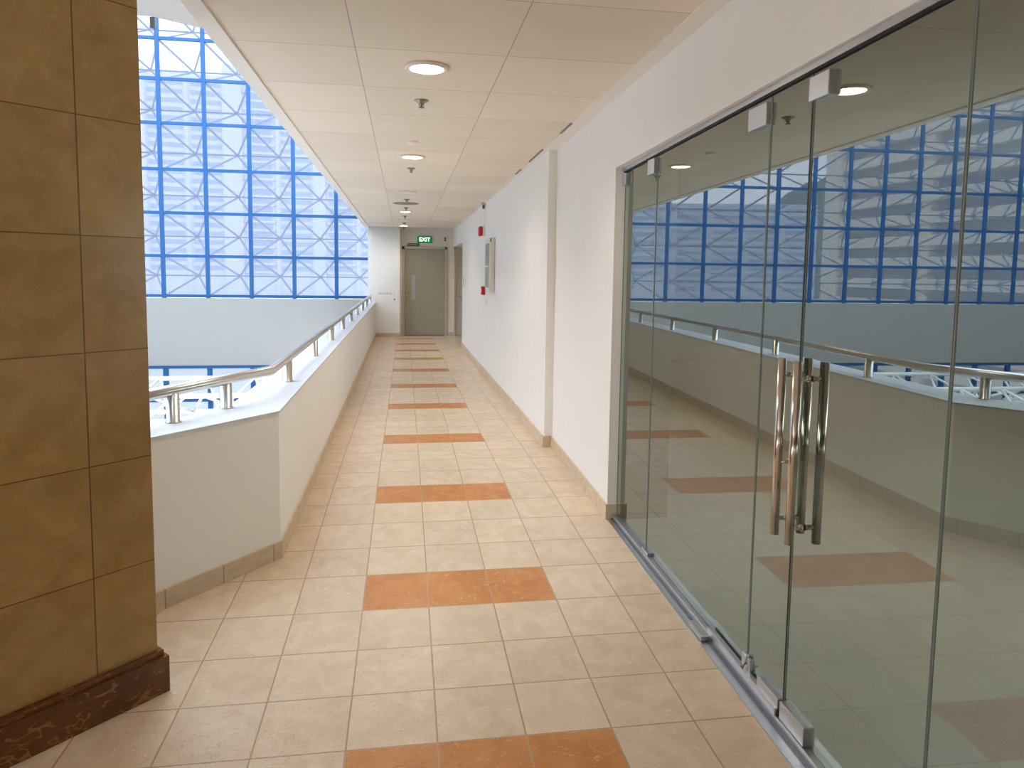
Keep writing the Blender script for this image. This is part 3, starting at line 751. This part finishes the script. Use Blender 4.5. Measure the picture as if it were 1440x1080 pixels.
def sprinkler():
    root = empty('sprinkler')
    bm = bmn(); add_lathe(bm, [(0, 0), (0.045, 0), (0.045, -0.004), (0.022, -0.016), (0.018, -0.022), (0, -0.022)], seg=24); obj('escutcheon', bm, 'sprinkler', root)
    bm = bmn()
    add_lathe(bm, [(0.014, -0.02), (0.012, -0.026), (0.006, -0.029), (0.006, -0.040), (0.0, -0.040)], seg=16)
    for s in (-1, 1): add_tube(bm, [(s * 0.012, 0, -0.024), (s * 0.014, 0, -0.034), (s * 0.004, 0, -0.044)], 0.0025, 8)
    obj('frame', bm, 'sprinkler', root)
    bm = bmn(); add_lathe(bm, [(0, -0.043), (0.018, -0.044), (0.019, -0.047), (0, -0.049)], seg=20); obj('deflector', bm, 'sprinkler', root)
    return root
sp0 = sprinkler()
sps = [(0.105, 4.57, 'brass fire sprinkler just beyond the nearest downlight'), (0.068, 7.4, 'brass fire sprinkler just beyond the second lit downlight'), (0.034, 10.4, 'brass fire sprinkler between the unlit downlight and the dark vent'),
       (0.026, 11.65, 'brass fire sprinkler just beyond the dark ceiling vent'), (0.010, 13.3, 'brass fire sprinkler third from the end door wall'), (-0.002, 15.0, 'brass fire sprinkler second from the end door wall'), (-0.014, 16.3, 'brass fire sprinkler closest to the end door wall')]
for i, (x, y, lab) in enumerate(sps):
    r = sp0 if i == 0 else copy_tree(sp0)
    r.location = (x, y, ceil_z(x, y) + 0.001); tag(r, lab, 'sprinkler', 'fire sprinklers along the corridor ceiling')
bm = bmn(); add_lathe(bm, [(0, 0.002), (0.19, 0.0), (0.195, -0.003), (0.17, -0.008), (0.15, -0.005), (0.11, -0.010), (0.09, -0.006), (0.05, -0.011), (0, -0.011)], seg=36)
v = obj('air_vent', bm, 'vent_dark'); v.location = (0.02, 11.0, ceil_z(0, 11.0)); tag(v, 'dark round air vent in the corridor ceiling', 'vent')
bm = bmn(); add_lathe(bm, [(0, 0.001), (0.05, 0.0), (0.05, -0.006), (0.03, -0.02), (0, -0.022)], seg=24)
v = obj('smoke_detector', bm, 'lamp_trim'); v.location = (0.07, 5.97, ceil_z(0, 5.97)); tag(v, 'small pale smoke detector before the second lit downlight', 'smoke detector')

# ------------------------------------------------------------------ wall fittings
def wx(y): return far_wall_x(y)
t = empty('alarm_bell', (wx(10.7), 10.70, 2.148)); tag(t, 'red fire alarm sounder high on the white wall', 'alarm')
x = wx(10.7)
bm = bmn(); add_box(bm, x - 0.03, x, 10.60, 10.80, 2.08, 2.225, 0.008); child('back_box', bm, 'white_plastic', t)
bm = bmn(); add_box(bm, x - 0.085, x - 0.03, 10.61, 10.79, 2.075, 2.22, 0.016); child('horn', bm, 'red', t)
x = wx(9.9)
t = empty('hose_cabinet', (x, 9.85, 1.25)); tag(t, 'cream wall cabinet with a grey glazed front, below the red alarm', 'cabinet')
bm = bmn(); add_box(bm, x - 0.065, x, 9.45, 9.98, 1.26, 1.995, 0.006); child('cabinet_box', bm, 'cream_metal', t)
bm = bmn(); add_box(bm, x - 0.074, x - 0.066, 9.53, 9.93, 1.33, 1.93, 0.003); child('glazed_front', bm, 'glass_front', t)
bm = bmn(); add_box(bm, x - 0.077, x - 0.074, 9.55, 9.91, 1.61, 1.625); child('crossbar', bm, 'cream_metal', t)
bm = bmn(); add_box(bm, x - 0.064, x - 0.05, 9.44, 9.45, 1.94, 1.99); child('hinge', bm, 'dark_grey', t)
x = wx(10.55)
t = empty('call_point', (x, 10.55, 1.26)); tag(t, 'red break-glass call point beside the foot of the cream cabinet', 'call point')
bm = bmn(); add_box(bm, x - 0.055, x, 10.48, 10.62, 1.20, 1.325, 0.008); child('box', bm, 'red', t)
bm = bmn(); add_box(bm, x - 0.058, x - 0.054, 10.51, 10.59, 1.235, 1.285); child('break_glass', bm, 'white_plastic', t)
x = wx(10.35)
bm = bmn(); add_box(bm, x - 0.012, x, 10.32, 10.40, 1.06, 1.14, 0.003); tag(obj('phone_jack', bm, 'white_plastic'), 'small pale socket plate on the wall under the red call point', 'socket')
x = wx(10.57)
t = empty('wall_sensor', (x, 10.57, 2.57)); tag(t, 'small metal bracket sensor at the top of the white wall', 'sensor')
bm = bmn(); add_box(bm, x - 0.06, x, 10.53, 10.61, 2.53, 2.575, 0.004); child('bracket', bm, 'frame_grey', t)
bm = bmn(); add_tube(bm, [(x - 0.03, 10.57, 2.53), (x - 0.03, 10.57, 2.475)], 0.016, 12); child('sensor_head', bm, 'dark_grey', t)
bm = bmn(); add_tube(bm, [(x - 0.004, 10.62, 2.22), (x - 0.004, 10.60, 2.53)], 0.0035, 8); tag(obj('cable_conduit', bm, 'wall'), 'thin white conduit rising from the red alarm to the ceiling', 'conduit')
x = wx(14.05)
bm = bmn(); add_box(bm, x - 0.014, x, 13.95, 14.07, 1.26, 1.42, 0.003); tag(obj('light_switch', bm, 'frame_grey'), 'taupe switch plate beside the side passage opening', 'switch')

# exit sign, door closer, emergency fitting over the end door
t = empty('exit_sign', (0.477, Y_END - 0.02, 2.27)); tag(t, 'green EXIT sign with white lettering over the end door', 'exit sign')
bm = bmn(); add_box(bm, 0.30, 0.652, Y_END - 0.05, Y_END, 2.19, 2.35, 0.004); child('sign_box', bm, 'green', t)
def text_obj(txt, size, loc, m, parent):
    cu = bpy.data.curves.new('lettering', 'FONT'); cu.body = txt; cu.size = size; cu.align_x = 'CENTER'; cu.align_y = 'CENTER'; cu.extrude = 0.002; cu.offset = 0.003
    tmp = bpy.data.objects.new('tmp', cu); C.objects.link(tmp)
    bpy.context.view_layer.update()
    me = bpy.data.meshes.new_from_object(tmp.evaluated_get(bpy.context.evaluated_depsgraph_get()))
    bpy.data.objects.remove(tmp)
    me.materials.clear(); me.materials.append(M[m])
    o = bpy.data.objects.new('lettering', me); C.objects.link(o); o.parent = parent
    o.location = Vector(loc) - Vector(parent.location); o.rotation_euler = (PI / 2, 0, 0)
    return o
text_obj('EXIT', 0.125, (0.470, Y_END - 0.052, 2.27), 'sign_white', t)
t = empty('door_closer', (0.2, Y_END - 0.02, 2.15)); tag(t, 'grey overhead door closer on the wall above the end door', 'door closer')
bm = bmn(); add_box(bm, 0.07, 0.345, Y_END - 0.045, Y_END, 2.122, 2.18, 0.005); child('closer_body', bm, 'dark_grey', t)
bm = bmn(); add_box(bm, 0.09, 0.30, Y_END - 0.049, Y_END - 0.044, 2.145, 2.158); child('cover_strip', bm, 'frame_grey', t)
t = empty('wall_lamp', (0.955, Y_END - 0.02, 2.29)); tag(t, 'small dark twin spotlight high beside the EXIT sign', 'spotlight')
bm = bmn(); add_box(bm, 0.935, 0.975, Y_END - 0.02, Y_END, 2.25, 2.34, 0.003); child('bracket', bm, 'frame_grey', t)
for z in (2.315, 2.27):
    bm = bmn(); add_tube(bm, [(0.955, Y_END - 0.01, z), (0.95, Y_END - 0.07, z - 0.01)], 0.019, 12); child('spot_head', bm, 'dark_grey', t)
bm = bmn()
xm = -0.585; random.seed(3)
for k in range(10):
    w = random.choice((0.018, 0.026, 0.030)); 
    if k != 8: add_box(bm, xm, xm + w, Y_BLOCK - 0.003, Y_BLOCK, 0.985, 1.028)
    xm += w + 0.012
tag(obj('stencil_marking', bm, 'faded_red'), 'faint row of faded red marks on the white wall block', 'marking')
bm = bmn(); add_lathe(bm, [(0, 0.01), (0.012, 0.008), (0.016, 0)], seg=14)
o = obj('door_stop', bm, 'dark_grey'); o.location = (-0.227, Y_BLOCK, 0.877); o.rotation_euler = (PI / 2, 0, 0); tag(o, 'tiny dark stud on the white wall block under the faded marks', 'stud')
